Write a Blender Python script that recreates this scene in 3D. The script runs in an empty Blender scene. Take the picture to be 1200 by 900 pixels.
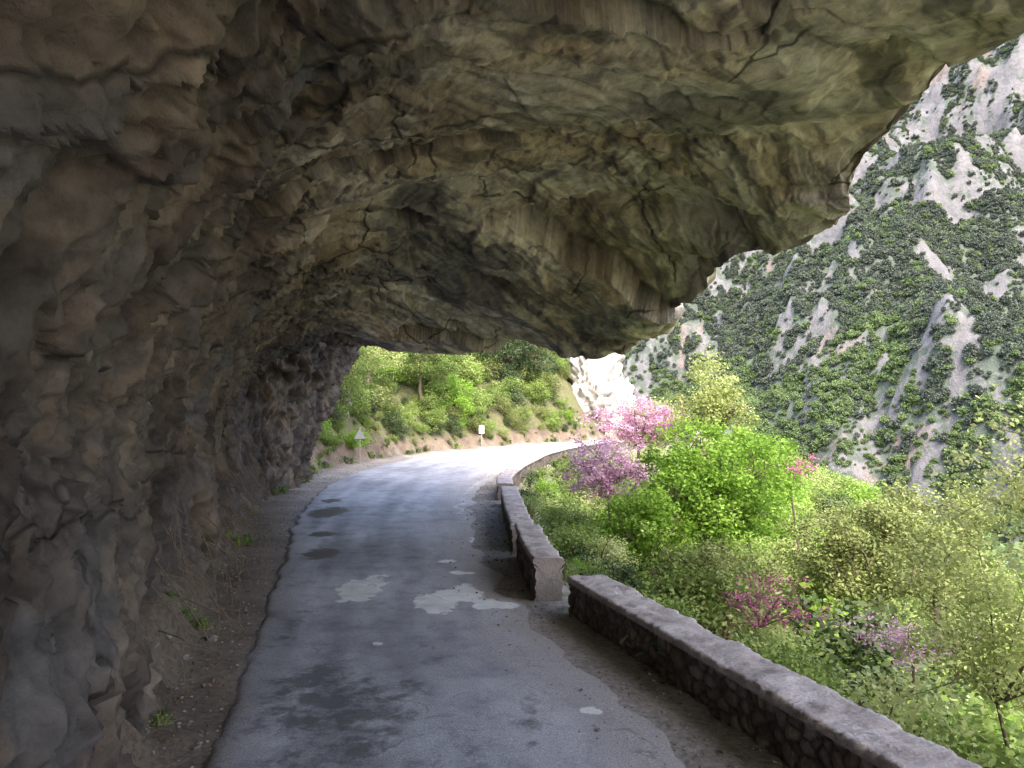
import bpy, math, numpy as np, time
from mathutils import Vector
T0=time.time()
rng=np.random.default_rng(7)
scene=bpy.context.scene
# ---------------------------------------------------------------- noise
_g=np.random.default_rng(1).normal(size=(256,3)); GT=_g/np.linalg.norm(_g,axis=1)[:,None]
RT=np.random.default_rng(2).random(256)
def _h(ix,iy,iz,seed):
    h=(ix*73856093)^(iy*19349663)^(iz*83492791)^(seed*2654435)
    h=(h^(h>>13))*1274126177
    h=(h^(h>>16))
    return h&255
def perlin(p,seed=0):
    pi=np.floor(p).astype(np.int64); f=p-pi
    u=f*f*f*(f*(f*6-15)+10); r=0
    for a in (0,1):
        wa=u[:,0] if a else 1-u[:,0]
        for b in (0,1):
            wb=u[:,1] if b else 1-u[:,1]
            for c in (0,1):
                wc=u[:,2] if c else 1-u[:,2]
                g=GT[_h(pi[:,0]+a,pi[:,1]+b,pi[:,2]+c,seed)]
                r=r+wa*wb*wc*((f[:,0]-a)*g[:,0]+(f[:,1]-b)*g[:,1]+(f[:,2]-c)*g[:,2])
    return r*1.5
def fbm(p,oct=4,seed=0,gain=.5,ridge=False):
    r=0;a=1;q=p.copy()
    for i in range(oct):
        n=perlin(q,seed+i*17)
        if ridge:n=.5-np.abs(n)*1.6
        r=r+a*n;a*=gain;q=q*2.03+11.3
    return r
def worley(p,seed=0):
    pi=np.floor(p).astype(np.int64);N=len(p)
    f1=np.full(N,9.);f2=np.full(N,9.);hid=np.zeros(N,np.int64);dl=np.zeros((N,3))
    for a in (-1,0,1):
        for b in (-1,0,1):
            for c in (-1,0,1):
                q=pi+np.array([a,b,c]); h=_h(q[:,0],q[:,1],q[:,2],seed)
                s=q+np.stack([RT[h],RT[(h*7+13)&255],RT[(h*3+101)&255]],1)
                d=p-s; L=np.sqrt((d*d).sum(1))
                m=L<f1
                f2=np.where(m,f1,np.minimum(f2,L)); f1=np.where(m,L,f1)
                hid=np.where(m,h,hid); dl[m]=d[m]
    return f1,f2,hid,dl
def facet(p,seed=0,tilt=.8):
    f1,f2,h,d=worley(p,seed)
    return RT[(h*5+3)&255]-.5+(d*GT[h]).sum(1)*tilt, f2-f1
def sstep(a,b,x):
    t=np.clip((x-a)/(b-a),0,1);return t*t*(3-2*t)
def xy0(x,y,z=0.): return np.stack([x,y,np.zeros_like(x)+z],1)
def cramp(t,stops):
    xs=[s[0] for s in stops]; return np.stack([np.interp(t,xs,[s[1][k] for s in stops]) for k in range(3)],1)
def lerp(a,b,t): return a+(np.asarray(b)-a)*t[:,None]
# ---------------------------------------------------------------- mesh building
class MB:
    def __init__(s): s.v=[];s.f=[];s.n=0;s.t=[]
    def add(s,v,f,mat=0,tint=None):
        v=np.asarray(v,float); f=np.asarray(f,np.int64)
        s.v.append(v); s.f.append((f+s.n,mat)); s.n+=len(v)
        s.t.append(np.zeros(len(v)) if tint is None else np.broadcast_to(tint,(len(v),)))
    def build(s,name,mats,smooth=False,attrs=None,link=True,col=None):
        me=bpy.data.meshes.new(name); v=np.concatenate(s.v)
        me.vertices.add(len(v)); me.vertices.foreach_set('co',v.astype(np.float32).ravel())
        tot=[];idx=[];mi=[]
        for f,m in s.f:
            if len(f)==0: continue
            tot.append(np.full(len(f),f.shape[1]));idx.append(f.ravel());mi.append(np.full(len(f),m))
        tot=np.concatenate(tot);idx=np.concatenate(idx);mi=np.concatenate(mi)
        me.loops.add(len(idx));me.loops.foreach_set('vertex_index',idx.astype(np.int32))
        me.polygons.add(len(tot))
        st=np.concatenate([[0],np.cumsum(tot)[:-1]])
        me.polygons.foreach_set('loop_start',st.astype(np.int32))
        me.polygons.foreach_set('loop_total',tot.astype(np.int32))
        for m in mats: me.materials.append(m)
        me.polygons.foreach_set('material_index',mi.astype(np.int32))
        me.polygons.foreach_set('use_smooth',np.full(len(tot),smooth))
        a=me.attributes.new('tint','FLOAT','POINT'); a.data.foreach_set('value',np.concatenate(s.t).astype(np.float32))
        if attrs:
            for k,val in attrs.items():
                a=me.attributes.new(k,'FLOAT','POINT'); a.data.foreach_set('value',val.astype(np.float32))
        if col is not None:
            a=me.attributes.new('bc','FLOAT_COLOR','POINT'); a.data.foreach_set('color',np.concatenate([col,np.ones((len(col),1))],1).astype(np.float32).ravel())
        me.update(calc_edges=True); me.validate()
        o=bpy.data.objects.new(name,me)
        if link: scene.collection.objects.link(o)
        return o
def gridfaces(nu,nv,flip=False):
    i=np.arange(nu-1)[:,None]*nv+np.arange(nv-1)[None,:]
    i=i.ravel()
    f=np.stack([i,i+nv,i+nv+1,i+1],1)
    return f[:,::-1] if flip else f
def catmull(P,t):
    P=np.asarray(P,float); n=len(P); i=np.clip(np.floor(t).astype(int),0,n-2); f=t-i
    f=f.reshape((-1,)+(1,)*(P.ndim-1))
    p1=P[i];p2=P[i+1];p0=P[np.maximum(i-1,0)];p3=P[np.minimum(i+2,n-1)]
    m1=(p2-p0)*.5;m2=(p3-p1)*.5
    return (2*f**3-3*f**2+1)*p1+(f**3-2*f**2+f)*m1+(-2*f**3+3*f**2)*p2+(f**3-f**2)*m2
def dense(P,step=.5):
    P=np.asarray(P,float);out=[]
    for i in range(len(P)-1):
        n=max(2,int(np.linalg.norm(P[i+1]-P[i])/step))
        out.append(catmull(P,i+np.arange(n)/n))
    out.append(P[-1:]);return np.concatenate(out)
# ---------------------------------------------------------------- material helpers
class M:
    def __init__(s,name):
        s.m=bpy.data.materials.new(name); s.m.use_nodes=True; s.nt=s.m.node_tree
        s.b=s.nt.nodes['Principled BSDF']; s.out=s.nt.nodes['Material Output']
        s.b.inputs['Specular IOR Level'].default_value=.25
        s.geo=s.nt.nodes.new('ShaderNodeNewGeometry')
        s.pos=s.geo.outputs['Position']
    def L(s,a,b): s.nt.links.new(a,b)
    def setin(s,i,v):
        if isinstance(v,bpy.types.NodeSocket): s.L(v,i)
        else: i.default_value=v
    def mp(s,scale=(1,1,1),rot=(0,0,0),vec=None):
        n=s.nt.nodes.new('ShaderNodeMapping'); n.inputs['Scale'].default_value=scale; n.inputs['Rotation'].default_value=rot
        s.L(vec or s.pos,n.inputs['Vector']); return n.outputs[0]
    def noise(s,scale,detail=5,rough=.55,vec=None,dist=0,col=False):
        n=s.nt.nodes.new('ShaderNodeTexNoise'); n.inputs['Scale'].default_value=scale;n.inputs['Detail'].default_value=detail
        n.inputs['Roughness'].default_value=rough;n.inputs['Distortion'].default_value=dist
        s.L(vec or s.pos,n.inputs['Vector']); return n.outputs['Color' if col else 'Fac']
    def vor(s,scale,feature='F1',vec=None,out='Distance'):
        n=s.nt.nodes.new('ShaderNodeTexVoronoi'); n.feature=feature; n.inputs['Scale'].default_value=scale
        s.L(vec or s.pos,n.inputs['Vector']); return n.outputs[out]
    def ramp(s,fac,stops,interp='LINEAR'):
        n=s.nt.nodes.new('ShaderNodeValToRGB'); cr=n.color_ramp; cr.interpolation=interp
        while len(cr.elements)<len(stops): cr.elements.new(.5)
        for e,(p,c) in zip(cr.elements,stops):
            e.position=p; e.color=(c,c,c,1) if not hasattr(c,'__len__') else (*c,1)
        s.L(fac,n.inputs[0]); return n.outputs[0]
    def mix(s,f,a,b,mode='MIX'):
        n=s.nt.nodes.new('ShaderNodeMix'); n.data_type='RGBA'; n.blend_type=mode
        s.setin(n.inputs[0],f)
        for i,v in ((6,a),(7,b)):
            if isinstance(v,bpy.types.NodeSocket): s.L(v,n.inputs[i])
            else: n.inputs[i].default_value=(*v,1) if hasattr(v,'__len__') else (v,v,v,1)
        return n.outputs[2]
    def math(s,op,a,b=0.,c=None,clamp=False):
        n=s.nt.nodes.new('ShaderNodeMath'); n.operation=op; n.use_clamp=clamp
        s.setin(n.inputs[0],a); s.setin(n.inputs[1],b)
        if c is not None: s.setin(n.inputs[2],c)
        return n.outputs[0]
    def attr(s,name,o='Fac'):
        n=s.nt.nodes.new('ShaderNodeAttribute'); n.attribute_name=name; return n.outputs[o]
    def bump(s,h,strength=.5,dist=.05,prev=None):
        n=s.nt.nodes.new('ShaderNodeBump'); n.inputs['Strength'].default_value=strength;n.inputs['Distance'].default_value=dist
        s.L(h,n.inputs['Height'])
        if prev: s.L(prev,n.inputs['Normal'])
        return n.outputs[0]
    def warp(s,scale,amt,vec=None):
        c=s.noise(scale,2,.5,vec,col=True)
        n=s.nt.nodes.new('ShaderNodeVectorMath'); n.operation='MULTIPLY_ADD'
        s.L(c,n.inputs[0]); n.inputs[1].default_value=(amt,)*3; s.L(vec or s.pos,n.inputs[2]); return n.outputs[0]
    def fin(s,col,rough=.85,normal=None):
        s.setin(s.b.inputs['Base Color'],col); s.setin(s.b.inputs['Roughness'],rough)
        if normal: s.L(normal,s.b.inputs['Normal'])
        return s.m
def mat_rock():
    m=M('overhang_limestone')
    n3=m.noise(3.8,8,.72)
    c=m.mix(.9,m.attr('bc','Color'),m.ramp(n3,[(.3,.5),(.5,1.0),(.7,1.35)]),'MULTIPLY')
    e=m.vor(.36,'DISTANCE_TO_EDGE',m.mp((1,.55,1),(0,0,.35),m.warp(1.8,.55)))
    cr=m.math('MULTIPLY',m.ramp(e,[(.001,1),(.013,0)]),m.attr('crk'))
    c=m.mix(m.math('MULTIPLY',cr,.85),c,(.03,.026,.022))
    return m.fin(c,.9,m.bump(m.math('SUBTRACT',n3,m.math('MULTIPLY',cr,.5)),.7,.09))
def mat_cliff(name,a,b,dk):
    m=M(name); n=m.noise(.35,8,.65,m.warp(.5,1.5)); f=m.noise(3,6,.65)
    c=m.ramp(n,[(.3,dk),(.45,a),(.6,b),(.75,a)])
    c=m.mix(.8,c,m.ramp(f,[(.3,.5),(.5,1),(.7,1.25)]),'MULTIPLY')
    st=m.ramp(m.noise(1.2,5,.6,m.mp((1,1,.2))),[(.38,1),(.5,0)])
    c=m.mix(m.math('MULTIPLY',st,.4),c,dk)
    return m.fin(c,.9,m.bump(m.math('ADD',n,m.math('MULTIPLY',f,.3)),.8,.4))
def mat_road():
    m=M('worn_asphalt')
    mid=m.noise(2.2,7,.65); fine=m.noise(60,2,.7)
    c=m.mix(.9,m.attr('bc','Color'),m.ramp(mid,[(.28,.62),(.5,1),(.72,1.2)]),'MULTIPLY')
    c=m.mix(.8,c,m.ramp(fine,[(.3,.65),(.5,1),(.7,1.35)]),'MULTIPLY')
    du=m.math('ADD',m.attr('dust'),m.math('MULTIPLY',m.math('SUBTRACT',mid,.5),1.6),clamp=True)
    c=m.mix(m.math('MULTIPLY',du,.8),c,m.mix(1.,(.34,.305,.28),m.ramp(fine,[(.3,.5),(.5,1),(.7,1.45)]),'MULTIPLY'))
    nn=m.noise(3.2,7,.68,m.warp(3,.2))
    nc=m.math('SUBTRACT',nn,.5)
    dk=m.math('ADD',m.attr('dark'),m.math('MULTIPLY',nc,1.8))
    c=m.mix(m.math('MULTIPLY',m.ramp(dk,[(.38,0),(.68,1)]),.75),c,(.08,.078,.08))
    lt=m.math('ADD',m.attr('patch'),m.math('MULTIPLY',nc,1.1))
    c=m.mix(m.math('MULTIPLY',m.ramp(lt,[(.50,0),(.54,1)]),.92),c,m.ramp(mid,[(.3,(.54,.53,.51)),(.6,(.78,.77,.74))]))
    pu=m.math('ADD',m.attr('puddle'),m.math('MULTIPLY',nc,.9)); pum=m.ramp(pu,[(.45,0),(.58,1)])
    c=m.mix(m.math('MULTIPLY',pum,.9),c,(.08,.06,.045))
    e=m.vor(.55,'DISTANCE_TO_EDGE',m.warp(1.4,.9))
    cr=m.math('MULTIPLY',m.ramp(e,[(.002,1),(.008,0)]),m.ramp(mid,[(.5,0),(.56,1)]))
    c=m.mix(m.math('MULTIPLY',cr,.5),c,(.07,.07,.07))
    ln=m.math('MULTIPLY',m.attr('line'),m.ramp(mid,[(.45,0),(.6,.55)]))
    c=m.mix(ln,c,(.6,.6,.58))
    r=m.math('SUBTRACT',.8,m.math('MULTIPLY',pum,.3))
    h=m.math('ADD',m.math('MULTIPLY',fine,.35),mid)
    return m.fin(c,r,m.bump(h,.6,.02))
def mat_ground():
    m=M('gravel_and_soil')
    n=m.noise(.7,6,.6); f=m.noise(14,5,.72)
    c=m.mix(m.attr('slope'),m.ramp(n,[(.3,(.20,.175,.155)),(.5,(.28,.25,.225)),(.7,(.35,.315,.285))]),m.ramp(n,[(.3,(.08,.06,.045)),(.5,(.145,.11,.082)),(.7,(.20,.16,.115))]))
    v=m.math('ADD',m.attr('veg'),m.math('MULTIPLY',m.math('SUBTRACT',n,.5),2.2),clamp=True)
    gr=m.ramp(f,[(.3,(.035,.05,.015)),(.5,(.09,.115,.035)),(.7,(.18,.17,.08))])
    c=m.mix(m.math('MULTIPLY',v,.9),c,gr)
    c=m.mix(.8,c,m.ramp(f,[(.3,.45),(.5,1),(.7,1.4)]),'MULTIPLY')
    return m.fin(c,.95,m.bump(f,.8,.04))
def mat_mount():
    m=M('hazed_mountain_rock_and_scrub')  # distance haze is painted into these bluish, low-contrast rock and scrub colours
    f=m.noise(.13,9,.74); st=m.noise(.04,9,.7,m.mp((1.,1.,.45),(0,.2,.3)))
    rk=m.ramp(st,[(.3,(.095,.094,.10)),(.45,(.125,.123,.13)),(.56,(.155,.15,.155)),(.68,(.135,.13,.127))])
    rk=m.mix(m.attr('orange'),rk,(.19,.135,.11))
    rk=m.mix(.85,rk,m.ramp(f,[(.3,.55),(.5,1),(.68,1.28)]),'MULTIPLY')
    ve=m.ramp(f,[(.3,(.07,.085,.075)),(.5,(.09,.11,.088)),(.7,(.12,.14,.105))])
    k=m.math('ADD',m.attr('rocky'),m.math('MULTIPLY',m.math('SUBTRACT',f,.5),3.6)); k=m.ramp(k,[(.42,0),(.60,1)])
    return m.fin(m.mix(k,ve,rk),.95,m.bump(m.math('ADD',f,m.math('MULTIPLY',st,1.5)),.7,3.5))
def mat_masonry():
    m=M('cobble_masonry')
    t=m.attr('tint'); mo=m.attr('mort')
    c=m.ramp(t,[(0,(.13,.095,.075)),(.3,(.21,.16,.125)),(.6,(.17,.15,.135)),(.85,(.29,.23,.18)),(1,(.25,.23,.215))])
    f=m.noise(30,5,.7); n=m.noise(2.2,7,.7)
    c=m.mix(mo,c,(.06,.052,.046))
    cap=m.ramp(n,[(.3,(.24,.20,.19)),(.45,(.44,.375,.355)),(.62,(.55,.49,.47)),(.7,(.33,.295,.265))])
    c=m.mix(m.attr('cap'),c,cap)
    c=m.mix(.8,c,m.ramp(f,[(.3,.6),(.5,1),(.7,1.25)]),'MULTIPLY')
    return m.fin(c,.85,m.bump(m.math('ADD',f,n),.7,.025))
def mat_leaf(name,stops,trans=.35,rough=.55):
    m=M(name); oi=m.nt.nodes.new('ShaderNodeObjectInfo')
    t=m.math('ADD',m.math('MULTIPLY',m.attr('tint'),.65),m.math('MULTIPLY',oi.outputs['Random'],.35))
    c=m.ramp(t,stops); m.fin(c,rough)
    tr=m.nt.nodes.new('ShaderNodeBsdfTranslucent'); m.L(c,tr.inputs[0])
    mx=m.nt.nodes.new('ShaderNodeMixShader'); mx.inputs[0].default_value=trans
    m.L(m.b.outputs[0],mx.inputs[1]);m.L(tr.outputs[0],mx.inputs[2]);m.L(mx.outputs[0],m.out.inputs[0])
    return m.m
def mat_simple(name,c,rough=.8,sc=8,var=.35):
    m=M(name); n=m.noise(sc,4,.65)
    return m.fin(m.mix(1.,c,m.ramp(n,[(.3,1-var),(.7,1+var)]),'MULTIPLY'),rough,m.bump(n,.5,.02))
ROCK=mat_rock(); ROAD=mat_road(); GROUND=mat_ground(); MOUNT=mat_mount(); MASON=mat_masonry()
CLIFF=mat_cliff('pale_cliff',(.40,.38,.345),(.55,.525,.49),(.17,.145,.12))
BARK=mat_simple('bark',(.13,.10,.075),.9,14)
L_bright=mat_leaf('leaf_bright_green',[(0,(.08,.16,.02)),(.45,(.22,.38,.05)),(1,(.42,.60,.12))],.45)
L_pale=mat_leaf('leaf_pale_yellow',[(0,(.22,.27,.08)),(.5,(.43,.49,.18)),(1,(.64,.67,.35))],.45)
L_olive=mat_leaf('leaf_olive_green',[(0,(.08,.10,.03)),(.4,(.18,.21,.07)),(.75,(.28,.33,.11)),(1,(.38,.42,.17))],.3)
L_mix=mat_leaf('leaf_scrub',[(0,(.06,.085,.03)),(.3,(.13,.19,.05)),(.55,(.23,.32,.08)),(.8,(.31,.41,.11)),(1,(.38,.42,.17))],.38)
L_dark=mat_leaf('leaf_dark_pine',[(0,(.025,.04,.018)),(.5,(.06,.09,.035)),(1,(.11,.15,.06))],.15)
L_pink=mat_leaf('judas_blossom',[(0,(.38,.19,.29)),(.5,(.66,.38,.54)),(1,(.84,.62,.74))],.35)
L_mag=mat_leaf('magenta_blossom',[(0,(.22,.05,.12)),(.5,(.44,.13,.26)),(1,(.62,.30,.43))],.3)
L_far=mat_leaf('leaf_distant_hazed',[(0,(.07,.085,.075)),(.35,(.088,.108,.088)),(.7,(.11,.132,.10)),(1,(.14,.165,.12))],.25,.8)  # aerial haze put into the leaf colour: greyed, bluish, little contrast
L_farg=mat_leaf('leaf_distant_spring',[(0,(.09,.12,.065)),(.4,(.13,.185,.08)),(1,(.20,.28,.11))],.3,.8)
L_litter=mat_leaf('dead_leaves',[(0,(.07,.045,.03)),(.5,(.16,.10,.06)),(1,(.28,.19,.12))],.1,.8)
# ---------------------------------------------------------------- lines
LR=dense([(66,-200),(26,-70),(12,-25),(4.6,-1),(2.35,6.56),(.75,11.7),(.1,16),(-.3,23.5),(-.43,27),(0,31),(1.7,40),(4.2,47),(8.5,53),(13,60),(15.5,68),(15,80),(9,100),(-10,150),(-60,300),(-300,1500)],.5)
LL=dense([(58,-200),(18,-70),(6,-25),(3.,-16),(-1.7,0),(-3.3,7),(-4.9,13),(-6.6,19.5),(-7.7,24),(-8.3,30),(-8.2,36),(-6.5,44),(-3,51),(2,57.5),(7,63),(9,70),(8,80),(3,98),(-16,148),(-70,300),(-310,1500)],.5)
def sdist(line,x,y):
    out=np.empty(len(x)); t=np.gradient(line,axis=0); t/=np.linalg.norm(t,axis=1)[:,None]
    for a in range(0,len(x),4000):
        X=x[a:a+4000];Y=y[a:a+4000]
        d2=(X[:,None]-line[None,:,0])**2+(Y[:,None]-line[None,:,1])**2
        k=d2.argmin(1); dx=X-line[k,0];dy=Y-line[k,1]
        cr=t[k,0]*dy-t[k,1]*dx
        out[a:a+4000]=-np.sign(cr)*np.sqrt(d2[np.arange(len(X)),k])
    return out   # right positive
def height(x,y,full=False):
    sr=sdist(LR[::2],x,y)-.45; sl=-sdist(LL[::2],x,y)
    p=xy0(x,y)
    n1=fbm(p*.09,4,3); n2=fbm(p*.6,4,5)
    r=np.maximum(sr,0); l=np.maximum(sl,0)
    hr=-(.5*r+.25*np.minimum(r,3))-.0; hr=np.maximum(hr,-72+hr*.02)
    hr+=n1*np.clip(r*.15,0,3)+n2*np.clip(r*.2,0,.35)
    hl=1.25*l-.0; hl=np.where(hl>40,40+(hl-40)*.3,hl); hl=np.minimum(hl,120)
    hl+=n1*np.clip(l*.3,0,3.5)+n2*np.clip(l*.3,0,.5)
    sh=-.02+n2*.008+.10*sstep(-1.1,0,sl)*(1+n2*1.5)
    h=np.where(sr>0,hr-.02,np.where(sl>0,hl+.08,sh))
    return (h,sr,sl) if full else h
# ---------------------------------------------------------------- ground sheet
def axis(a,b,step,far,g=1.22):
    c=list(np.arange(a,b,step)); s=step;v=c[-1]
    while v<far: s*=g; v+=s; c.append(v)
    s=step;v=a; pre=[]
    while v>-far: s*=g; v-=s; pre.append(v)
    return np.array(pre[::-1]+c)
gx=axis(-18,26,.25,4000); gy=axis(-8,100,.33,4000)
X,Y=np.meshgrid(gx,gy,indexing='ij')
hz,sr,sl=height(X.ravel(),Y.ravel(),True)
b=MB(); b.add(np.stack([X.ravel(),Y.ravel(),hz],1),gridfaces(len(gx),len(gy)))
veg=np.where(sr>.0,.75,np.where(sl>.6,.65,-.9)); veg=np.where((sr<=0)&(sl>-.9)&(sl<=.6),-.3,veg)
slp=np.where(Y.ravel()>27,sstep(-.9,-.1,sl),sstep(-1.7,-.4,sl)*.95)
b.build('ground',[GROUND],True,{'veg':veg,'slope':slp})
# ---------------------------------------------------------------- road
EL=[(3.9,-16),(-1.1,0),(-2.5,6.5),(-3.65,12),(-4.5,16),(-5.4,20),(-6.3,26),(-6.6,31),(-6.2,37),(-5,42.5),(-2.5,48),(1.2,53),(5.5,57.5),(9.2,63.5),(10.8,70),(10.5,80),(6,97)]
ER=[(8.2,-16),(3.3,0),(1.55,6.5),(.05,12),(-.6,16),(-1.0,20),(-1.2,26),(-.75,31),(0,36),(1.2,41),(3.2,46),(6.6,51),(10.3,55.8),(13.2,62),(14.6,70),(14,81),(9.5,98)]
nv=91
t=np.concatenate([np.linspace(0,1,60)[:-1],np.linspace(1,7,700)[:-1],np.linspace(7,16,342)])
nu=len(t); A=catmull(EL,t);B=catmull(ER,t)
w=np.linspace(0,1,nv); w=.5-.5*np.cos(np.pi*w)*(.6)-.2*(1-2*w)
w=(w-w[0])/(w[-1]-w[0])
ea=perlin(xy0(A[:,0]*1.3,A[:,1]*1.3),9)*.12+perlin(xy0(A[:,0]*5,A[:,1]*5),8)*.04
eb=perlin(xy0(B[:,0]*.9,B[:,1]*.9),4)*.25+perlin(xy0(B[:,0]*5,B[:,1]*5),6)*.05
A[:,0]+=ea;B[:,0]+=eb
P=A[:,None,:]*(1-w)[None,:,None]+B[:,None,:]*w[None,:,None]
x=P[:,:,0].ravel();y=P[:,:,1].ravel(); ww=np.tile(w,nu)
width=np.repeat(np.linalg.norm(B-A,axis=1),nv)
dl=ww*width;dr=(1-ww)*width
z=.028-.05*np.exp(-dl/.05)-.04*np.exp(-dr/.25)+.015*np.clip(perlin(xy0(x*.5,y*.5),2),-1,1)*sstep(0,.5,np.minimum(dl,dr))
def ell(items):
    r=np.zeros(len(x))
    for (cx,cy,rx,ry,s) in items:
        q=np.sqrt(((x-cx)/rx)**2+((y-cy)/ry)**2); r=np.maximum(r,s*np.clip(1-.5*q,0,1))
    return r
patch=ell([(-2.35,12.8,.38,.85,1),(-1.1,11.9,.34,.7,1),(-.75,12.5,.3,.6,1),(-.4,11.9,.2,.4,.97),(-.1,11.8,.22,.25,.95),(-1.2,15,.18,.2,.95),(.75,7.8,.12,.14,.93),(-.9,14.,.26,.16,.9),(-.75,17.5,.22,.4,.9),(-1.65,9.9,.08,.08,.95)])
pud=ell([(-4.95,21.6,.5,1.0,.95),(-3.75,15.7,.36,.6,.95),(-4.25,18.,.33,.4,.95),(-5.4,24,.3,.6,.9)])
dark=ell([(-1.7,7.9,.75,.9,.85),(-1.3,7.2,.4,.5,.8),(-2.1,8.6,.4,.8,.75),(-1.6,6.6,.9,.5,.55),(-.2,6.2,.5,1.2,.5),(.2,7.6,.2,.9,.5),(-2.9,10.5,.25,1.6,.5),(-.9,9.5,.3,1.6,.4)])
dust=np.maximum(np.exp(-dl/.35)*.9,np.exp(-(dr/1.0)**1.3)*1.35)-.2
line=np.exp(-((dr-.28)/.06)**4)*sstep(19,22,y)
pr=xy0(x,y)
bign=fbm(pr*.35,4,201); strk=fbm(np.stack([ww*9,y*.22,0*y],1),4,203)
bc=cramp(bign,[(-.6,(.28,.28,.305)),(0,(.345,.345,.375)),(.6,(.41,.405,.435))])*(1+.35*np.clip(strk,-.7,.7))[:,None]
b=MB(); b.add(np.stack([x,y,z],1),gridfaces(nu,nv,True))
b.build('road',[ROAD],True,{'patch':patch,'puddle':pud,'dark':dark,'dust':dust,'line':line},col=bc)
# ---------------------------------------------------------------- rock overhang
ST=[(-8,.8,5.4,6.6,10.4,-8,7.0),(-4,-.5,5.3,6.5,9.2,-4,7.1),(0,-1.7,5.2,6.45,7.9,0,7.2),(4,-2.5,5.1,6.4,6.7,4.5,7.2),
(7,-3.3,5.0,6.35,5.9,7.6,7.15),(10,-4.2,5.,6.4,5.4,9.7,7.0),(13,-4.9,4.9,6.5,5.15,11.8,6.5),(15.5,-5.6,4.8,6.3,5.0,13.8,5.8),
(17.5,-6.1,4.6,5.9,4.2,15.4,5.6),(19.5,-6.7,4.5,5.4,3.75,18,5.1),(21.5,-7.2,4.4,4.9,3.2,20,4.8),(23,-7.5,4.3,4.6,2.2,22,4.7)]
C=[]
C.append([(1.4-.2*k,-10.5,-.4+2.9*k) for k in range(11)])
C.append([(1.2,-9.4,-.4),(1.,-9.4,1.4),(.9,-9.3,3),(1.2,-9.2,5),(4,-9.2,9),(6,-9.2,10),(8,-9.2,10.5),(9.8,-9.2,11),(9.4,-9,14),(8.5,-9,20),(6.5,-9,28)])
for (yy,xb,zc,zm,xl,yl,zl) in ST:
    def lp(f,zz): return (xb+(xl-xb)*f, yy+(yl-yy)*f, zz)
    C.append([(xb,yy,-.4),(xb-.35,yy,1.4),(xb-.45,yy,2.9),lp(.05,zc-.3),lp(.22,zc+(zm-zc)*.65),lp(.48,zm),lp(.8,zm*.6+zl*.4+.05),(xl,yl,zl),(xl+.05,yl+.0,zl+1.0),(xl-1.3,yl,13),(xl-3.5,yl,28)])
xb=-7.7; C.append([(xb,24.2,-.4),(xb-.2,24.2,1.4),(xb-.1,24.1,3.0),(xb+.4,24,4.8),(-4.6,24.3,6.4),(-2.4,24.3,7.2),(0,24,8),(1.4,23.2,9),(1.2,23.2,12),(.3,23.2,18),(-1.5,23,28)])
for (yy,xb,top) in [(26,-7.7,28),(30,-7.6,24),(34,-9.6,16),(38,-13,10)]:
    row=[]
    for k in range(11):
        zz=-.4+(top+.4)*(k/10)**1.15; row.append((xb+.42*min(max(zz-1,0),5)*(yy<31)-.05*max(zz-6,0),yy,zz))
    C.append(row)
C=np.array(C,float)
cu=[12,20,16,20,75,90,105,110,105,75,65,60,50,45,50,60,40,14]
cu=cu[:len(C)-1]
tu=np.concatenate([i+np.arange(n)/n for i,n in enumerate(cu)]+[[len(cu)]])
cv=[45,50,65,85,120,115,85,50,30,30]
tv=np.concatenate([i+np.arange(n)/n for i,n in enumerate(cv)]+[[len(cv)]])
G=catmull(C,tu); G=np.swapaxes(catmull(np.swapaxes(G,0,1),tv),0,1)
NU,NV=G.shape[:2]
def norms(G):
    du=np.gradient(G,axis=0);dv=np.gradient(G,axis=1); n=np.cross(du,dv); return n/(np.linalg.norm(n,axis=2)[:,:,None]+1e-9)
n=norms(G)
if n[int(NU*.45),200,2]>0: n=-n
p=G.reshape(-1,3); nn=n.reshape(-1,3)
V=np.tile(tv,NU)
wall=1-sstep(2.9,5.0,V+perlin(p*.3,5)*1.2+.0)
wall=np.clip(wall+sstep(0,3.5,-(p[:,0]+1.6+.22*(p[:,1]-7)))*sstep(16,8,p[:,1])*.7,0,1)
wsh=np.stack([fbm(p*.5,3,31),fbm(p*.5,3,41),fbm(p*.5,3,51)],1)
wp=p+wsh*(.22+.4*wall)[:,None]
rm=np.array([[.8,.6,0],[-.6,.8,0],[0,0,1]])
fa,_=facet(wp@rm*np.array([.30,.15,.28]),3,1.1)
fb,_=facet(wp@rm*np.array([.85,.38,.8]),8,1.1)
fc,_=facet(wp*np.array([3.0,2.2,2.6]),12,1.)
fd,_=facet(wp@rm*np.array([5.5,3.5,5.]),14,1.)
big=fbm(p*.15,3,61)
rg=fbm(p*np.array([.9,.9,.3]),4,71,.5,True)
rg2=fbm(wp*np.array([2.6,2.6,.9]),4,75,.55,True)
md=fbm(p*np.array([2.0,2.0,1.4]),5,81,.6)
frac=sstep(.12,.4,perlin(p*.28,91)+.35*perlin(p*.9,92))
frac=np.maximum(frac,sstep(12.5,14,p[:,1])*sstep(22,18,p[:,1])*sstep(3.5,0,p[:,0])*.6)
rough=np.clip(.03+.6*wall+.6*frac*(1-wall),0,1)
def slab(q,k,seed,edge=.85):
    L=fbm(q,2,seed,.35)*k; return np.floor(L)+sstep(edge,1.,L-np.floor(L))
s1=slab(wp@rm*np.array([.34,.15,.3]),4.,401); s2=slab(wp@rm*np.array([.9,.35,.6]),3.5,411)
D=big*.32+fa*(.34-.14*wall)+fb*.13*(.25+.75*rough)*(1-.3*wall)+fc*.06*rough+fd*.022*(.2+rough)+md*(.003+.065*rough)
D+=(1-wall)*(s1*.065+s2*.04)
D+=wall*(rg*.22+rg2*.11)
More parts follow.
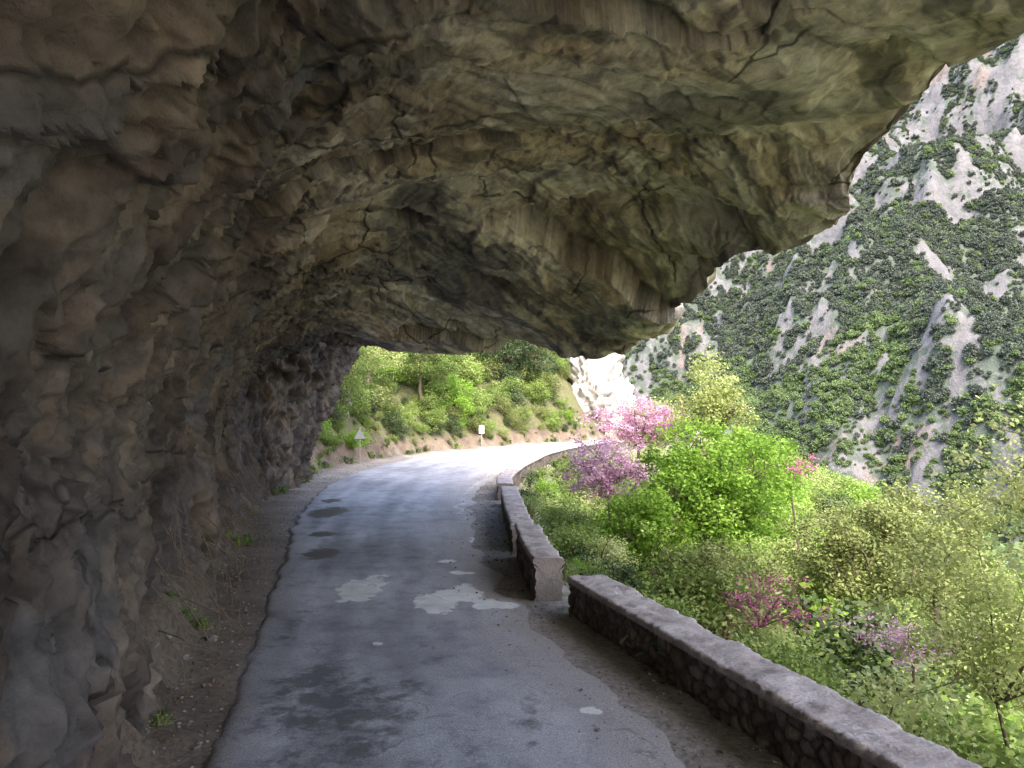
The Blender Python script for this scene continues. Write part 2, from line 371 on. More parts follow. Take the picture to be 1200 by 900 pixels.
cz=p[:,1]+1.3*perlin(p*.4,15)+.35*perlin(p*1.7,16)+.15*perlin(p*5,19)-.22*p[:,0]
ceil=sstep(3.3,4.2,V)*(1-sstep(5.9,6.7,V))
rec=sstep(12.5,13.2,cz)*(1-sstep(13.6,16.8,cz)); D-=ceil*rec*.48
rec2=sstep(9.1,9.6,cz)*(1-sstep(9.7,12.,cz))*sstep(.05,.3,perlin(p*.3,18)+.05); D-=ceil*rec2*.2
rec3=sstep(17.3,17.8,cz)*(1-sstep(18,19.5,cz)); D-=ceil*rec3*.25
D+=.10*wall*sstep(20,27,p[:,1])*rg2
D*=1-.5*np.exp(-((V-7.3)/.7)**2)
P2=p+nn*D[:,None]
lipw=np.exp(-((V-7.1)/1.0)**2)*(p[:,1]>2)
ly=p[:,1]+.3*p[:,0]
P2[:,0]+=lipw*(fbm(xy0(ly*.45,0*ly),4,79,.55)*.5); P2[:,2]+=lipw*fbm(xy0(ly*.6,0*ly+5),4,83,.55)*.28
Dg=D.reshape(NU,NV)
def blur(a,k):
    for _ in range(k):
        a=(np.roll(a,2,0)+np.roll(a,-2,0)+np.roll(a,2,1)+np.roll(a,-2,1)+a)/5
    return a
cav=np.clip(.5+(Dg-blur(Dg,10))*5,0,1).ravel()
n1=fbm(wp*.4,5,301,.6); n2=fbm(wp*1.6,5,311,.62)
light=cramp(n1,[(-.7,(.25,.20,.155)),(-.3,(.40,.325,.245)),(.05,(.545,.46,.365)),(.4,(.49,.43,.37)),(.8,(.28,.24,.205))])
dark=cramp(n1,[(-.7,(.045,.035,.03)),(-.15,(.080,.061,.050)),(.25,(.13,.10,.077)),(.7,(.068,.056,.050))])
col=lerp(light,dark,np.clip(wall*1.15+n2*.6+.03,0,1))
oc=sstep(.1,.42,fbm(wp*.7,4,321)); col=lerp(col,(.42,.31,.19),oc*(.42-.30*wall))
wh=sstep(.08,.42,fbm(wp@rm*np.array([1.9,.28,1.2]),5,331,.6)); col=lerp(col,(.68,.62,.54),wh*(.48-.44*wall))
sd=sstep(.08,.42,fbm(p@rm*np.array([2.3,.30,.5]),5,341,.6)); col=lerp(col,(.085,.075,.07),sd*.66)
bl=sstep(.22,.42,fbm(wp*.33,4,351)); col=lerp(col,(.10,.094,.095),bl*.7)
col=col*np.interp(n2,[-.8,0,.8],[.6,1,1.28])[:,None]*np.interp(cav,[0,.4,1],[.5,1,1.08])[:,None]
crk=sstep(.0,.15,perlin(p*.45,361))
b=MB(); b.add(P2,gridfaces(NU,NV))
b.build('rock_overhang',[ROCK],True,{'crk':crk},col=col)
print('rock',time.time()-T0)
# ---------------------------------------------------------------- parapet walls
def parapet(name,path,w,h,zb,step=.022,cell=.17,seed=1):
    pts=np.asarray(path,float); d=dense(pts,step)
    t=np.gradient(d,axis=0);t/=np.linalg.norm(t,axis=1)[:,None]; nr=np.stack([t[:,1],-t[:,0]],1)
    s=np.concatenate([[0],np.cumsum(np.linalg.norm(np.diff(d,axis=0),axis=1))])
    prof=[];kind=[]
    def seg(a,bb,k,st):
        n=max(1,int(math.dist(a,bb)/st))
        for i in range(n): prof.append((a[0]+(bb[0]-a[0])*i/n,a[1]+(bb[1]-a[1])*i/n)); kind.append(k)
    c=.085
    seg((0,-.15),(0,h-c),0,.022); seg((0,h-c),(-.035,h-c+.01),1,1); seg((-.035,h-c+.01),(-.035,h-.02),1,.025)
    seg((-.035,h-.02),(-.01,h),1,1); seg((-.01,h),(w+.01,h),1,.04); seg((w+.01,h),(w+.035,h-.02),1,1)
    seg((w+.035,h-.02),(w+.035,h-c),1,.04); seg((w+.035,h-c),(w,h-c-.01),1,1); seg((w,h-c-.01),(w,zb),0,.05); prof.append((w,zb));kind.append(0)
    prof=np.array(prof);kind=np.array(kind);nu=len(d);nv=len(prof)
    O=np.broadcast_to(prof[None,:,0],(nu,nv)).ravel();Z=np.broadcast_to(prof[None,:,1],(nu,nv)).ravel();K=np.broadcast_to(kind[None],(nu,nv)).ravel()
    S=np.repeat(s,nv); q=np.stack([S/cell,Z/(cell*.85),np.where(O>w*.5,7.5,.5)+0*S],1)
    qq=q+np.stack([perlin(q*.8,seed+5),perlin(q*.8,seed+6),0*S],1)*.25
    f1,f2,hid,_=worley(qq*np.array([1,1,.001]),seed)
    e=f2-f1; bul=np.where(K==0,.045*(1-np.exp(-e*5))-.018,0.)
    sgn=np.where(O>w*.5,1,-1)
    pos=np.repeat(d,nv,axis=0)
    o=O+sgn*bul; v=np.stack([pos[:,0]+np.repeat(nr[:,0],nv)*o,pos[:,1]+np.repeat(nr[:,1],nv)*o,Z],1)
    jit=fbm(v*3.,5,seed+9,.6); cap=(K==1)
    v[:,2]+=np.where(cap,jit*.024,0)
    side=np.where(cap,jit*.03,jit*.01)*sgn
    v[:,0]+=np.repeat(nr[:,0],nv)*side; v[:,1]+=np.repeat(nr[:,1],nv)*side
    b=MB(); tint=RT[(hid*11+5)&255]; b.add(v,gridfaces(nu,nv),0,tint)
    mort=np.exp(-e*8)*(K==0); cp=cap.astype(float)
    for end in (0,nu-1):
        ring=v[end*nv:(end+1)*nv]
        mid=np.array([[pos[end*nv,0]+nr[end,0]*w/2,pos[end*nv,1]+nr[end,1]*w/2,h*.45]])
        idx=np.arange(nv); f=np.stack([idx,np.roll(idx,-1),np.full(nv,nv)],1)
        if end==0: f=f[:,::-1]
        b.add(np.concatenate([ring,mid]),f,0,.5); mort=np.concatenate([mort,np.zeros(nv+1)]);cp=np.concatenate([cp,np.full(nv+1,.35)])
    return b.build(name,[MASON],True,{'mort':mort,'cap':cp})
parapet('stone_parapet_wall',[(4.9,-2),(2.35,6.56),(.82,11.5)],.5,.5,-1.2,seed=1)
parapet('stone_parapet_wall',[(.36,12.15),(.2,13.8),(.1,15.6)],.4,.62,-1.2,seed=2)
parapet('stone_parapet_wall',[(.02,16.1),(-.18,20),(-.3,23.6)],.42,.5,-1.5,.03,seed=3)
parapet('stone_parapet_wall',[(-.42,24.4),(-.43,27),(0,31),(.75,35.5),(1.7,40),(4.2,47),(8.5,53),(13,60),(15.5,68)],.42,.5,-2.6,.06,.24,seed=4)
# ---------------------------------------------------------------- pale cliff on the spur & outcrops
def blob(name,c,r,seed,mat,nu=120,nv=90,amp=1.,fs=.5):
    th=np.linspace(0,2*np.pi,nu);ph=np.linspace(.02,np.pi-.02,nv)
    TH,PH=np.meshgrid(th,ph,indexing='ij'); d=np.stack([np.cos(TH)*np.sin(PH),np.sin(TH)*np.sin(PH),np.cos(PH)],2).reshape(-1,3)
    p=d*np.array(r)+np.array(c); q=p+fbm(p*.4,3,seed)[:,None]*.8
    fa,_=facet(q*fs*np.array([1,1,.7]),seed,.9); fb,_=facet(q*fs*2.7,seed+1,.9)
    D=(fa*.9+fb*.35+fbm(p*fs*2,4,seed+3)*.35)*amp
    v=p+d*D[:,None]; v[-nv:]=v[:nv]
    b=MB(); b.add(v,gridfaces(nu,nv)); return b.build(name,[mat],True)
blob('cliff_outcrop',(6.6,67.5,2.6),(2.5,3.4,7.6),5,CLIFF,160,140,1.15,.6)
blob('cliff_outcrop',(8.8,73,.5),(2.2,3.5,5.2),6,CLIFF,120,90,.9,.6)
blob('cliff_outcrop',(-9.9,42,2.8),(1.2,1.6,1.2),14,CLIFF,80,60,.6)
blob('cliff_outcrop',(1.6,61.4,2.0),(1.0,1.0,1.2),18,CLIFF,80,60,.5)
# ---------------------------------------------------------------- mountain
mx=np.arange(-260,1250,4.); my=np.arange(200,1350,4.)
X,Y=np.meshgrid(mx,my,indexing='ij'); x=X.ravel();y=Y.ravel()
def mheight(x,y):
    p=xy0(x,y)
    h=.74*(.62*x+.78*y-350)-76
    h=h+fbm(p/280,4,101,.5,True)*85+fbm(p/60,5,111)*18-25
    wv=fbm(p/130,3,121)
    for per,am,sd in ((36,.26,0),(13,.42,7)):
        t=h/per+wv*1.8+sd; fr=t-np.floor(t)
        ht=(np.floor(t)+sstep(.5,.9,fr)-wv*1.8-sd)*per
        mk=sstep(-.2,.3,fbm(p/60,3,131+sd))
        h=h+(ht-h)*am*mk
    fa,_=facet(np.stack([x/18,y/18,h/22],1),5,.9); fb,_=facet(np.stack([x/9,y/9,h/10],1),6,.9)
    h=h+fa*4+fb*3.4
    return np.minimum(h,620+(h-620)*.2)
h=mheight(x,y); Hh=h.reshape(X.shape)
gxx,gyy=np.gradient(Hh,4.); slope=np.sqrt(gxx**2+gyy**2)
P3=xy0(x,y)
rk=sstep(.6,1.9,blur(slope,1).ravel())*.33+fbm(P3/42,5,141,.62)*.40+fbm(P3/15,4,145,.65)*.5+sstep(-20,400,h)*.34
vis=(x/y>.1)&(x/y<.75)&(y<900)
q=np.quantile(rk[vis],.64); rk=np.clip(.5+(rk-q)*1.5,0,1)
org=sstep(.2,.45,fbm(P3/50,3,171))*.6*sstep(.8,1.5,slope.ravel())
b=MB(); v=np.stack([x,y,h],1); b.add(v,gridfaces(len(mx),len(my)))
b.build('mountain',[MOUNT],True,{'rocky':rk,'orange':org})
print('mountain',time.time()-T0)
# ---------------------------------------------------------------- vegetation
def unit(n,r): 
    a=r.normal(size=(n,3)); return a/np.linalg.norm(a,axis=1)[:,None]
def leaves(b,cent,per,spread,size,r,mat,ct=None,flat=1.,aspect=.55):
    cent=np.asarray(cent); K=len(cent)*per
    sp=np.repeat(np.broadcast_to(spread,(len(cent),)),per)
    off=r.normal(size=(K,3)); L=np.linalg.norm(off,axis=1)[:,None]; off=off/L*np.minimum(L,2.1)*.6
    pos=np.repeat(cent,per,axis=0)+off*sp[:,None]*np.array([1,1,flat])
    a=unit(K,r); a[:,2]*=.6; nrm=unit(K,r)+np.array([0,0,.5]); c=np.cross(a,nrm); c/=np.linalg.norm(c,axis=1)[:,None]+1e-9; a/=np.linalg.norm(a,axis=1)[:,None]
    s=(size*(.6+.8*r.random(K)))[:,None]
    v=np.stack([pos-a*s,pos+c*s*aspect,pos+a*s,pos-c*s*aspect],1).reshape(-1,3)
    f=np.arange(4*K).reshape(-1,4)
    ct=r.random(len(cent)) if ct is None else ct
    t=np.clip(np.repeat(ct,per)*.6+r.random(K)*.3+.15*(off[:,2]+.3),0,1)
    b.add(v,f,mat,np.repeat(t,4))
def tube(b,pts,rad,mat,ns=6):
    pts=np.asarray(pts,float);n=len(pts);t=np.gradient(pts,axis=0);t/=np.linalg.norm(t,axis=1)[:,None]+1e-9
    up=np.array([.31,.17,.9]); a=np.cross(t,up);a/=np.linalg.norm(a,axis=1)[:,None]+1e-9;c=np.cross(t,a)
    an=np.linspace(0,2*np.pi,ns,endpoint=False)
    v=pts[:,None,:]+(a[:,None,:]*np.cos(an)[None,:,None]+c[:,None,:]*np.sin(an)[None,:,None])*np.asarray(rad)[:,None,None]
    i=np.arange(n-1)[:,None]*ns;j=np.arange(ns)[None,:];k=(j+1)%ns
    f=np.stack([i+j,i+k,i+ns+k,i+ns+j],2).reshape(-1,4); b.add(v.reshape(-1,3),f,mat,.5)
def crown_pts(c,rad,n,r,shell=.45):
    d=unit(n,r); q=(shell+(1-shell)*r.random(n))[:,None]; return np.asarray(c)+d*q*np.asarray(rad)
def tree(name,base,c,rad,leafmat,ncl=60,per=260,sp=.32,size=.05,seed=1,tr=.09,nl=9,flat=.7,link=True,shell=.45):
    r=np.random.default_rng(seed); b=MB(); base=np.array(base,float);c=np.array(c,float);rad=np.array(rad,float)
    fork=c-np.array([0,0,rad[2]*.55]); fork[:2]+=r.normal(size=2)*.1
    m=(base+fork)/2+r.normal(size=3)*np.array([.15,.15,0])
    tube(b,catmull([base,m,fork],np.linspace(0,2,9)),np.linspace(tr,tr*.65,9),1,8)
    cl=crown_pts(c,rad,ncl,r,shell); cl[:,2]=np.where(cl[:,2]<c[2]-rad[2]*.6,c[2]-rad[2]*.5*r.random(ncl),cl[:,2])
    cl=c+(cl-c)*(1+.35*perlin((cl-c)/rad*1.6+seed,seed))[:,None]
    limbs=crown_pts(c+np.array([0,0,rad[2]*.1]),rad*.85,nl,r,.7); nodes=[]
    for e in limbs:
        if e[2]<fork[2]: e[2]=fork[2]+.2*rad[2]
        mm=fork+(e-fork)*.5+np.array([0,0,.12*rad[2]])+r.normal(size=3)*.12*rad
        pth=catmull([fork,mm,e],np.linspace(0,2,9)); tube(b,pth,np.linspace(tr*.5,tr*.12,9),1,5); nodes+=list(pth[2:])
    nodes=np.array(nodes)
    for q in cl:
        k=((nodes-q)**2).sum(1).argmin(); s=nodes[k]; mm=(s+q)/2+r.normal(size=3)*.06*rad
        tube(b,catmull([s,mm,q],np.linspace(0,2,5)),np.linspace(tr*.13,tr*.04,5),1,4)
    leaves(b,cl,per,sp*(.6+.8*r.random(ncl)),size,r,0,flat=flat)
    return b.build(name,[leafmat,BARK],False,link=link)
def gz(x,y): return float(height(np.array([float(x)]),np.array([float(y)]))[0])
def T(name,x,y,zc,rad,leafmat,**k):
    g=gz(x,y); return tree(name,(x+.2,y,g-.2),(x,y,zc),rad,leafmat,**k)
T('bright_green_tree',5.0,20,.65,(1.9,1.9,1.9),L_bright,ncl=130,per=170,sp=.36,size=.05,seed=3,tr=.13,nl=12)
T('bright_green_tree',3.3,19.3,-.2,(1.1,1.2,1.2),L_bright,ncl=50,per=160,sp=.32,size=.046,seed=4)
T('bright_green_tree',7.0,24,.3,(1.6,1.6,1.7),L_bright,ncl=60,per=200,sp=.38,size=.055,seed=31)
T('pale_leaf_tree',7.4,29,2.9,(1.7,1.7,1.8),L_pale,ncl=80,per=95,sp=.3,size=.055,seed=5,tr=.1,shell=.3)
T('pale_leaf_tree',5.8,34,1.9,(1.4,1.4,1.2),L_pale,ncl=50,per=120,sp=.4,size=.06,seed=6)
T('judas_tree',2.6,21.6,1.1,(1.35,1.2,1.0),L_pink,ncl=120,per=60,sp=.19,size=.036,seed=7,tr=.07,nl=14,shell=.3)
T('judas_tree',4.9,30,2.1,(2.2,1.6,1.0),L_pink,ncl=120,per=70,sp=.26,size=.045,seed=8,tr=.08,shell=.3)
T('judas_tree',4.05,12.9,-.3,(.85,.8,.6),L_mag,ncl=60,per=22,sp=.12,size=.024,seed=9,tr=.03,nl=12,shell=.2)
T('judas_tree',5.5,10.9,-.2,(.9,.8,.35),L_pink,ncl=50,per=30,sp=.13,size=.024,seed=10,tr=.03,shell=.2)
T('judas_tree',8.2,23.6,.9,(.9,.9,.7),L_mag,ncl=34,per=50,sp=.2,size=.035,seed=11,tr=.05,shell=.2)
T('olive_shrub_tree',3.9,14.6,-.45,(1.15,1.1,.9),L_olive,ncl=60,per=240,sp=.28,size=.032,seed=12,tr=.06)
T('olive_shrub_tree',7.4,17.4,-.5,(1.9,1.6,1.4),L_olive,ncl=90,per=240,sp=.36,size=.04,seed=13,tr=.09)
T('olive_shrub_tree',9.6,18.5,-.2,(1.5,1.5,1.4),L_olive,ncl=60,per=240,sp=.38,size=.04,seed=14,tr=.09)
T('olive_shrub_tree',2.0,17.5,-.5,(.7,.8,.7),L_pale,ncl=35,per=140,sp=.25,size=.03,seed=15,tr=.04)
T('young_roadside_tree',5.2,8.5,.5,(1.25,1.2,1.3),L_pale,ncl=110,per=60,sp=.28,size=.03,seed=16,tr=.028,nl=16,shell=.2)
T('young_roadside_tree',6.3,9.4,2.0,(1.1,1.2,1.3),L_pale,ncl=100,per=48,sp=.28,size=.032,seed=17,tr=.03,nl=14,shell=.2)
T('bright_green_bush',-3.9,52.5,3.0,(1.5,1.3,1.6),L_bright,ncl=50,per=200,sp=.4,size=.06,seed=18)
T('pine_tree',-1.2,60,7.0,(2.6,2.4,2.4),L_dark,ncl=80,per=220,sp=.5,size=.07,seed=19,tr=.16)
T('pine_tree',1.4,62.5,6.6,(2.2,2.0,2.4),L_dark,ncl=60,per=220,sp=.5,size=.07,seed=20,tr=.16)
T('roadside_tree',-8.9,40,5.0,(2.3,2.,2.0),L_mix,ncl=80,per=150,sp=.42,size=.055,seed=21,tr=.1)
T('roadside_tree',-5.6,50.5,6.0,(2.2,2.,2.2),L_mix,ncl=70,per=180,sp=.45,size=.06,seed=22,tr=.12)
T('roadside_tree',-8.4,46.5,6.0,(2.0,2.,1.9),L_pale,ncl=60,per=120,sp=.45,size=.06,seed=23,tr=.12)
def proto(name,seed,mat,n,per,size,sp,rad=(1,1,.8)):
    r=np.random.default_rng(seed);b=MB()
    cl=crown_pts((0,0,.62),rad,n,r,.35); cl=cl[cl[:,2]>-.1]
    for q in cl[::3]: tube(b,catmull([(0,0,-.3),q*.5+r.normal(size=3)*.08,q],np.linspace(0,2,4)),[.03,.02,.014,.006],1,4)
    leaves(b,cl,per,sp,size,r,0,flat=.8)
    return b.build(name,[mat,BARK],False,link=False)
def coll(name,obs):
    c=bpy.data.collections.new(name)
    for o in obs:c.objects.link(o)
    return c
def scatter(name,pts,scl,rot,col,idx=None):
    me=bpy.data.meshes.new(name); me.vertices.add(len(pts)); me.vertices.foreach_set('co',np.asarray(pts,np.float32).ravel())
    for k,v in (('scl',scl),('rotz',rot)):
        a=me.attributes.new(k,'FLOAT','POINT'); a.data.foreach_set('value',np.asarray(v,np.float32))
    a=me.attributes.new('pick','INT','POINT'); a.data.foreach_set('value',np.asarray(idx if idx is not None else rng.integers(0,len(col.objects),len(pts)),np.int32))
    o=bpy.data.objects.new(name,me); scene.collection.objects.link(o)
    ng=bpy.data.node_groups.new(name+'_gn','GeometryNodeTree')
    ng.interface.new_socket('Geometry',in_out='INPUT',socket_type='NodeSocketGeometry');ng.interface.new_socket('Geometry',in_out='OUTPUT',socket_type='NodeSocketGeometry')
    N=ng.nodes.new;i=N('NodeGroupInput');ou=N('NodeGroupOutput');ip=N('GeometryNodeInstanceOnPoints');ci=N('GeometryNodeCollectionInfo')
    ci.inputs['Collection'].default_value=col; ci.inputs['Separate Children'].default_value=True; ci.inputs['Reset Children'].default_value=True
    ip.inputs['Pick Instance'].default_value=True
    def at(nm,ty):
        n=N('GeometryNodeInputNamedAttribute');n.data_type=ty;n.inputs['Name'].default_value=nm;return n.outputs['Attribute']
    cx=N('ShaderNodeCombineXYZ'); Lk=ng.links.new
    Lk(at('rotz','FLOAT'),cx.inputs[2]);Lk(cx.outputs[0],ip.inputs['Rotation']);Lk(at('scl','FLOAT'),ip.inputs['Scale']);Lk(at('pick','INT'),ip.inputs['Instance Index'])
    Lk(i.outputs[0],ip.inputs['Points']);Lk(ci.outputs[0],ip.inputs['Instance']);Lk(ip.outputs[0],ou.inputs[0])
    md=o.modifiers.new('scatter','NODES');md.node_group=ng
    return o
shr=coll('shrub_kinds',[proto('shrub_a',51,L_mix,45,70,.05,.3),proto('shrub_b',52,L_mix,55,60,.042,.26,(1,.9,1.0)),proto('shrub_c',53,L_olive,50,70,.04,.27,(1.1,1,.7)),proto('shrub_d',54,L_bright,40,70,.05,.3,(.9,.9,.9)),proto('shrub_e',55,L_pale,40,45,.04,.3),proto('shrub_f',56,L_dark,50,70,.045,.27,(.9,.9,1.1))])
n=3000; x=rng.uniform(-1,32,n);y=rng.uniform(1,80,n); hz,sr,sl=height(x,y,True)
s=rng.uniform(.45,1.15,n)*np.clip(.45+sr*.22,.4,1.7)
ok=(sr>.35+s*.75)&(sr<28)&(rng.random(n)<.75)
scatter('slope_shrubs',np.stack([x,y,hz],1)[ok],s[ok],rng.uniform(0,6.28,n)[ok],shr,rng.choice(6,ok.sum(),p=[.26,.20,.16,.12,.24,.02]))
n=7000; x=rng.uniform(-30,12,n);y=rng.uniform(29,95,n); hz,sr,sl=height(x,y,True)
s=rng.uniform(.3,1.3,n)*np.clip(.4+sl*.3,.4,1.1); ok=(sl>.05+s*.6)&(sl<18)&(rng.random(n)<.6)&((x+8.5>0)|(y>35))
pn=perlin(xy0(x*.25,y*.25),77); ok&=(pn>-.35)
ok&=~((x>4.6)&(y>60)&(sl<9))
scatter('hillside_shrubs',np.stack([x,y,hz],1)[ok],s[ok],rng.uniform(0,6.28,n)[ok],shr,rng.choice(6,ok.sum(),p=[.28,.2,.24,.04,.08,.16]))
def farproto(name,seed,mat,rad,conif=False):
    r=np.random.default_rng(seed);b=MB()
    if conif:
        z=r.random(40); cl=np.stack([np.zeros(40),np.zeros(40),z*2.2],1); a=r.uniform(0,6.28,40); cl[:,0]=np.cos(a)*.65*(1-z);cl[:,1]=np.sin(a)*.65*(1-z)
    else: cl=crown_pts((0,0,.9),rad,30,r,.5)
    leaves(b,cl,14,.36,.19,r,0,flat=.8,aspect=.8); tube(b,[(0,0,-.6),(0,0,.3),(0,0,1.)],[.08,.07,.03],1,4)
    return b.build(name,[mat,BARK],False,link=False)
farc=coll('distant_tree_kinds',[farproto('far_tree_a',61,L_far,(1,1,.8)),farproto('far_tree_b',62,L_far,(.9,.9,1.0)),farproto('far_tree_c',63,L_farg,(1,1,.85)),farproto('far_tree_d',64,L_far,0,True)])
n=230000; x=rng.uniform(-50,850,n);y=rng.uniform(200,950,n)
ix=np.clip(((x-mx[0])/4).astype(int),0,len(mx)-2);iy=np.clip(((y-my[0])/4).astype(int),0,len(my)-2)
RK=rk.reshape(len(mx),len(my))[ix,iy]
fx=(x-mx[0])/4-ix;fy=(y-my[0])/4-iy
hz=(Hh[ix,iy]*(1-fx)*(1-fy)+Hh[ix+1,iy]*fx*(1-fy)+Hh[ix,iy+1]*(1-fx)*fy+Hh[ix+1,iy+1]*fx*fy)
ok=(RK<.48+.13*rng.normal(size=n)+.12*sstep(60,-60,hz))&(x/y>.0)&(x/y<.85)&(hz>-74)
pk=rng.choice(4,n,p=[.4,.25,.15,.2]); pk=np.where((hz<25+60*perlin(xy0(x/60,y/60),5))&(rng.random(n)<.8),2,pk)
scatter('mountain_forest',np.stack([x,y,hz-.6],1)[ok],(rng.uniform(1.0,2.5,n)*np.where(RK>.38,.65,1.1))[ok],rng.uniform(0,6.28,n)[ok],farc,pk[ok])
n=9000; x=rng.uniform(5,330,n);y=rng.uniform(25,420,n); hz,sr,sl=height(x,y,True)
ok=(sr>22)&(x/y>.0)&(x/y<1.1)
scatter('valley_forest',np.stack([x,y,hz-.4],1)[ok],rng.uniform(1.6,3.2,n)[ok],rng.uniform(0,6.28,n)[ok],farc,rng.choice(4,ok.sum(),p=[.25,.2,.45,.1]))
print('veg',time.time()-T0)
# ---------------------------------------------------------------- stones, litter, weeds
STONE=mat_simple('loose_stone',(.24,.215,.195),.9,9,.4)
def stone(name,seed):
    b=MB();nu,nv=10,8;th=np.linspace(0,2*np.pi,nu);ph=np.linspace(.02,np.pi-.02,nv)
    TH,PH=np.meshgrid(th,ph,indexing='ij');d=np.stack([np.cos(TH)*np.sin(PH),np.sin(TH)*np.sin(PH),np.cos(PH)],2).reshape(-1,3)
    fa,_=facet(d*.9+seed*3,seed,.9); v=d*(1+fa*.5)[:,None]*np.array([1,.8,.55]); v[-nv:]=v[:nv]; b.add(v,gridfaces(nu,nv)); return b.build(name,[STONE],False,link=False)
stc=coll('stone_kinds',[stone('stone_a',1),stone('stone_b',2),stone('stone_c',3)])
n=42000; x=rng.uniform(-10,6,n);y=2+43*rng.random(n)**1.4; hz,sr,sl=height(x,y,True)
def edges_at(yq):
    tt=np.linspace(0,12,2000);a=catmull(EL,tt);c=catmull(ER,tt); return np.interp(yq,a[:,1],a[:,0]),np.interp(yq,c[:,1],c[:,0])
xa,xc=edges_at(y); inside=(x>xa+.05)&(x<xc-.05)
edge=((x>xc-1.0)&(x<xc))&(rng.random(n)<.3*np.clip((x-xc+1.0),0,1))
ok=(sr<-.4)&(sl<.4)&((~inside)|edge)
s=.006+.018*rng.random(n)**3+np.where((sl>-.5)&(rng.random(n)<.08),rng.random(n)**2*.09,0)
zz=np.where(inside,.03,hz+.003)
scatter('loose_gravel',np.stack([x,y,zz],1)[ok],s[ok],rng.uniform(0,6.28,n)[ok],stc)
n=16000; x=rng.uniform(-9,6,n);y=3+30*rng.random(n)**1.3; hz,sr,sl=height(x,y,True); xa,xc=edges_at(y)
ok=((sl>-1.5)&(sl<.3)&(x<xa-.05)&(rng.random(n)<.35+.65*sstep(-1.,-.2,sl)))|((sr>-1.1)&(sr<-.42)&(rng.random(n)<.2))
b=MB(); r=np.random.default_rng(5); leaves(b,np.stack([x,y,hz+.012],1)[ok],1,.01,.026,r,0,flat=.5)
b.build('leaf_litter',[L_litter],False)
b=MB(); r=np.random.default_rng(6)
for k in range(110):
    yy=r.choice([9.,10.5,15,16.5,18,20,22,25,27])+r.normal()*.6
    xx=float(np.interp(yy,LL[:,1],LL[:,0]))+r.uniform(-.15,.35); h0=r.uniform(.1,1.1); L=r.uniform(.4,1.3)
    p0=np.array([xx-.15,yy,h0+L*.6]); p2=np.array([xx+r.uniform(0,.5),yy+r.normal()*.35,max(.05,h0-L*.3)]); p1=(p0+p2)/2+r.normal(size=3)*.14+np.array([.12,0,0])
    tube(b,catmull([p0,p1,p2],np.linspace(0,2,7)),np.linspace(.009,.003,7),0,4)
b.build('dry_twigs',[mat_simple('dry_wood',(.15,.115,.085),.9,20)],False)
def tuft(name,seed,mat,n=60,h=1.):
    r=np.random.default_rng(seed);b=MB();V=[];F=[];t=[]
    a=r.uniform(0,6.28,n);le=r.uniform(.5,1,n)*h;ln=r.uniform(.2,.8,n)
    for k in range(n):
        d=np.array([math.cos(a[k]),math.sin(a[k]),0]);sd=np.array([-d[1],d[0],0])*.03
        p0=d*.05;p1=d*ln[k]*.4*le[k]+np.array([0,0,le[k]*.7]);p2=d*ln[k]*le[k]+np.array([0,0,le[k]*(1-.4*ln[k])])
        V+=[p0-sd,p0+sd,p1+sd*.8,p1-sd*.8,p2+sd*.1,p2-sd*.1];o=6*k;F+=[(o,o+1,o+2,o+3),(o+3,o+2,o+4,o+5)];t+=[r.random()]*6
    b.add(V,F,0,np.array(t)); leaves(b,r.normal(size=(14,3))*np.array([.35,.35,.15])+np.array([0,0,.35]),14,.25,.07,r,0)
    return b.build(name,[mat],False,link=False)
tc=coll('weed_kinds',[tuft('weed_a',1,L_mix),tuft('weed_b',2,L_olive),tuft('weed_c',3,L_dark,40)])
pts=[];sc=[]
for (cx,cy,k,sz) in [(-4.05,9.9,7,.24),(-3.95,10.5,3,.16),(-5.6,16.4,8,.3),(-3.4,7.3,3,.14),(-6.8,20.5,6,.25),(-7.5,26,10,.35),(-7.8,29,14,.45)]:
    for _ in range(k): pts.append((cx+rng.normal()*.12,cy+rng.normal()*.3));sc.append(sz*rng.uniform(.5,1.2))
n=2600;x=rng.uniform(-9,14,n);y=rng.uniform(25,66,n);hz,sr,sl=height(x,y,True);ok=((sl>-.45)&(sl<2.))
for a,c in zip(x[ok],y[ok]): pts.append((a,c));sc.append(rng.uniform(.15,.55))
n=900;x=rng.uniform(-1,8,n);y=rng.uniform(3,45,n);hz,sr,sl=height(x,y,True);ok=((sr>.15)&(sr<2.2))
for a,c in zip(x[ok],y[ok]): pts.append((a,c));sc.append(rng.uniform(.3,.7))
pts=np.array(pts);hz=height(pts[:,0],pts[:,1]); scatter('roadside_weeds',np.stack([pts[:,0],pts[:,1],hz],1),sc,rng.uniform(0,6.28,len(pts)),tc)
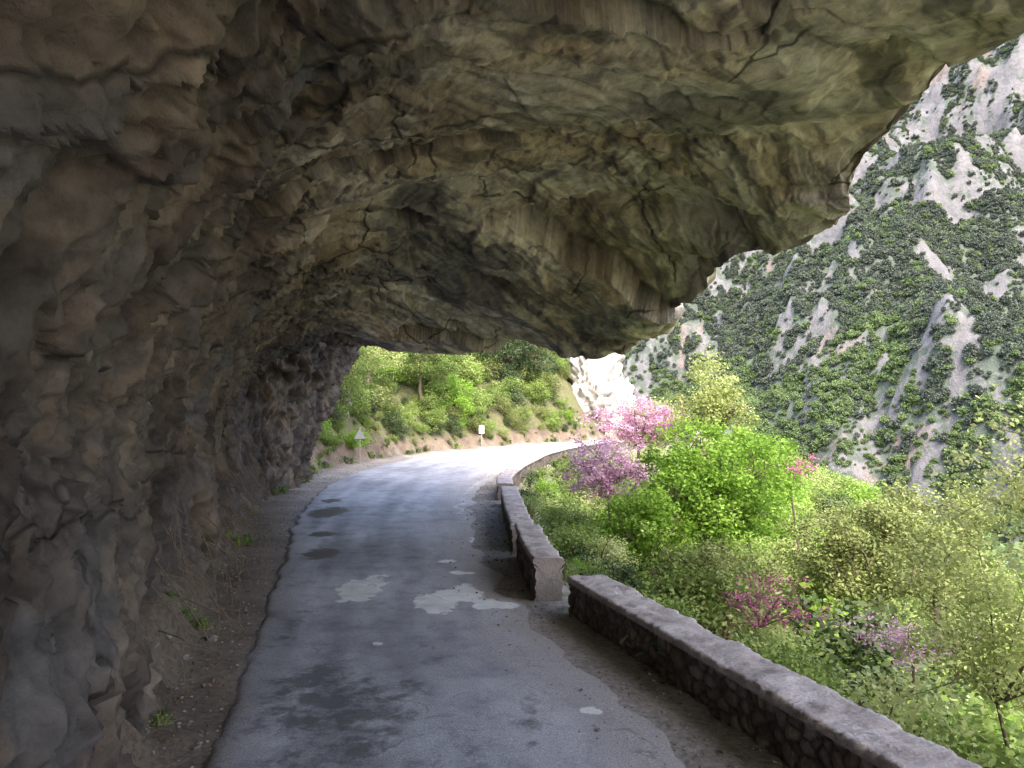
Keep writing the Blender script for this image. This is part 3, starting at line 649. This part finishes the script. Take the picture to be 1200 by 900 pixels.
# ---------------------------------------------------------------- small roadside furniture
WHITE=mat_simple('white_paint',(.70,.70,.68),.6,12,.1); STEEL=mat_simple('galvanised_steel',(.26,.27,.28),.5,20,.15)
def box(b,c,s,mat):
    c=np.array(c);s=np.array(s)/2
    v=np.array([[i,j,k] for i in(-1,1) for j in(-1,1) for k in(-1,1)])*s+c
    b.add(v,[(0,1,3,2),(4,6,7,5),(0,4,5,1),(2,3,7,6),(0,2,6,4),(1,5,7,3)],mat,.5)
def rsign(name,x,y):
    z=gz(x,y);b=MB(); tube(b,[(0,0,-.2),(0,0,.8),(0,0,1.5)],[.035,.035,.035],1,10); box(b,(0,-.045,1.15),(.32,.02,.5),0); box(b,(0,-.032,1.15),(.36,.008,.54),1)
    o=b.build(name,[WHITE,STEEL]);o.location=(x,y,z);return o
rsign('white_road_sign',-1.95,51.6)
def sign(x,y):
    z=gz(x,y);b=MB();tube(b,[(0,0,-.2),(0,0,.9),(0,0,1.75)],[.03,.03,.03],0,10)
    v=[(-.28,-.04,1.2),(.28,-.04,1.2),(0,-.04,1.7),(-.28,-.055,1.2),(.28,-.055,1.2),(0,-.055,1.7)]
    b.add(v,[(0,2,1),(3,4,5)],0,.5);b.add(v,[(0,1,4,3),(1,2,5,4),(2,0,3,5)],0,.5)
    o=b.build('traffic_sign',[STEEL]);o.location=(x,y,z);o.rotation_euler=(0,0,.3);return o
sign(-7.3,38.5)
# ---------------------------------------------------------------- light, sky, camera
el=math.radians(52); d=Vector((-.22,1,0)).normalized()*math.cos(el)+Vector((0,0,-math.sin(el)))
sl_=bpy.data.lights.new('sun','SUN'); sl_.energy=3.3; sl_.angle=math.radians(.8); sl_.color=(1,.95,.87)
so=bpy.data.objects.new('sun',sl_); scene.collection.objects.link(so); so.rotation_euler=d.to_track_quat('-Z','Y').to_euler()
wd=bpy.data.worlds.new('World'); scene.world=wd; wd.use_nodes=True; nt=wd.node_tree
sk=nt.nodes.new('ShaderNodeTexSky'); sk.sky_type='NISHITA'; sk.sun_disc=False; sk.sun_elevation=el; sk.sun_rotation=math.atan2(.22,-1)
sk.dust_density=5; sk.air_density=1.0
bg=nt.nodes['Background']; bg.inputs[1].default_value=.9; nt.links.new(sk.outputs[0],bg.inputs[0])
cam=bpy.data.cameras.new('camera'); cam.sensor_width=36; cam.lens=28.2; cam.clip_end=9000; cam.clip_start=.1
co=bpy.data.objects.new('camera',cam); scene.collection.objects.link(co); co.location=(0,0,3.0); co.rotation_euler=(math.radians(90+1.22),0,0)
scene.camera=co
scene.view_settings.view_transform='Standard'; scene.view_settings.look='None'; scene.view_settings.exposure=0
print('done',time.time()-T0)
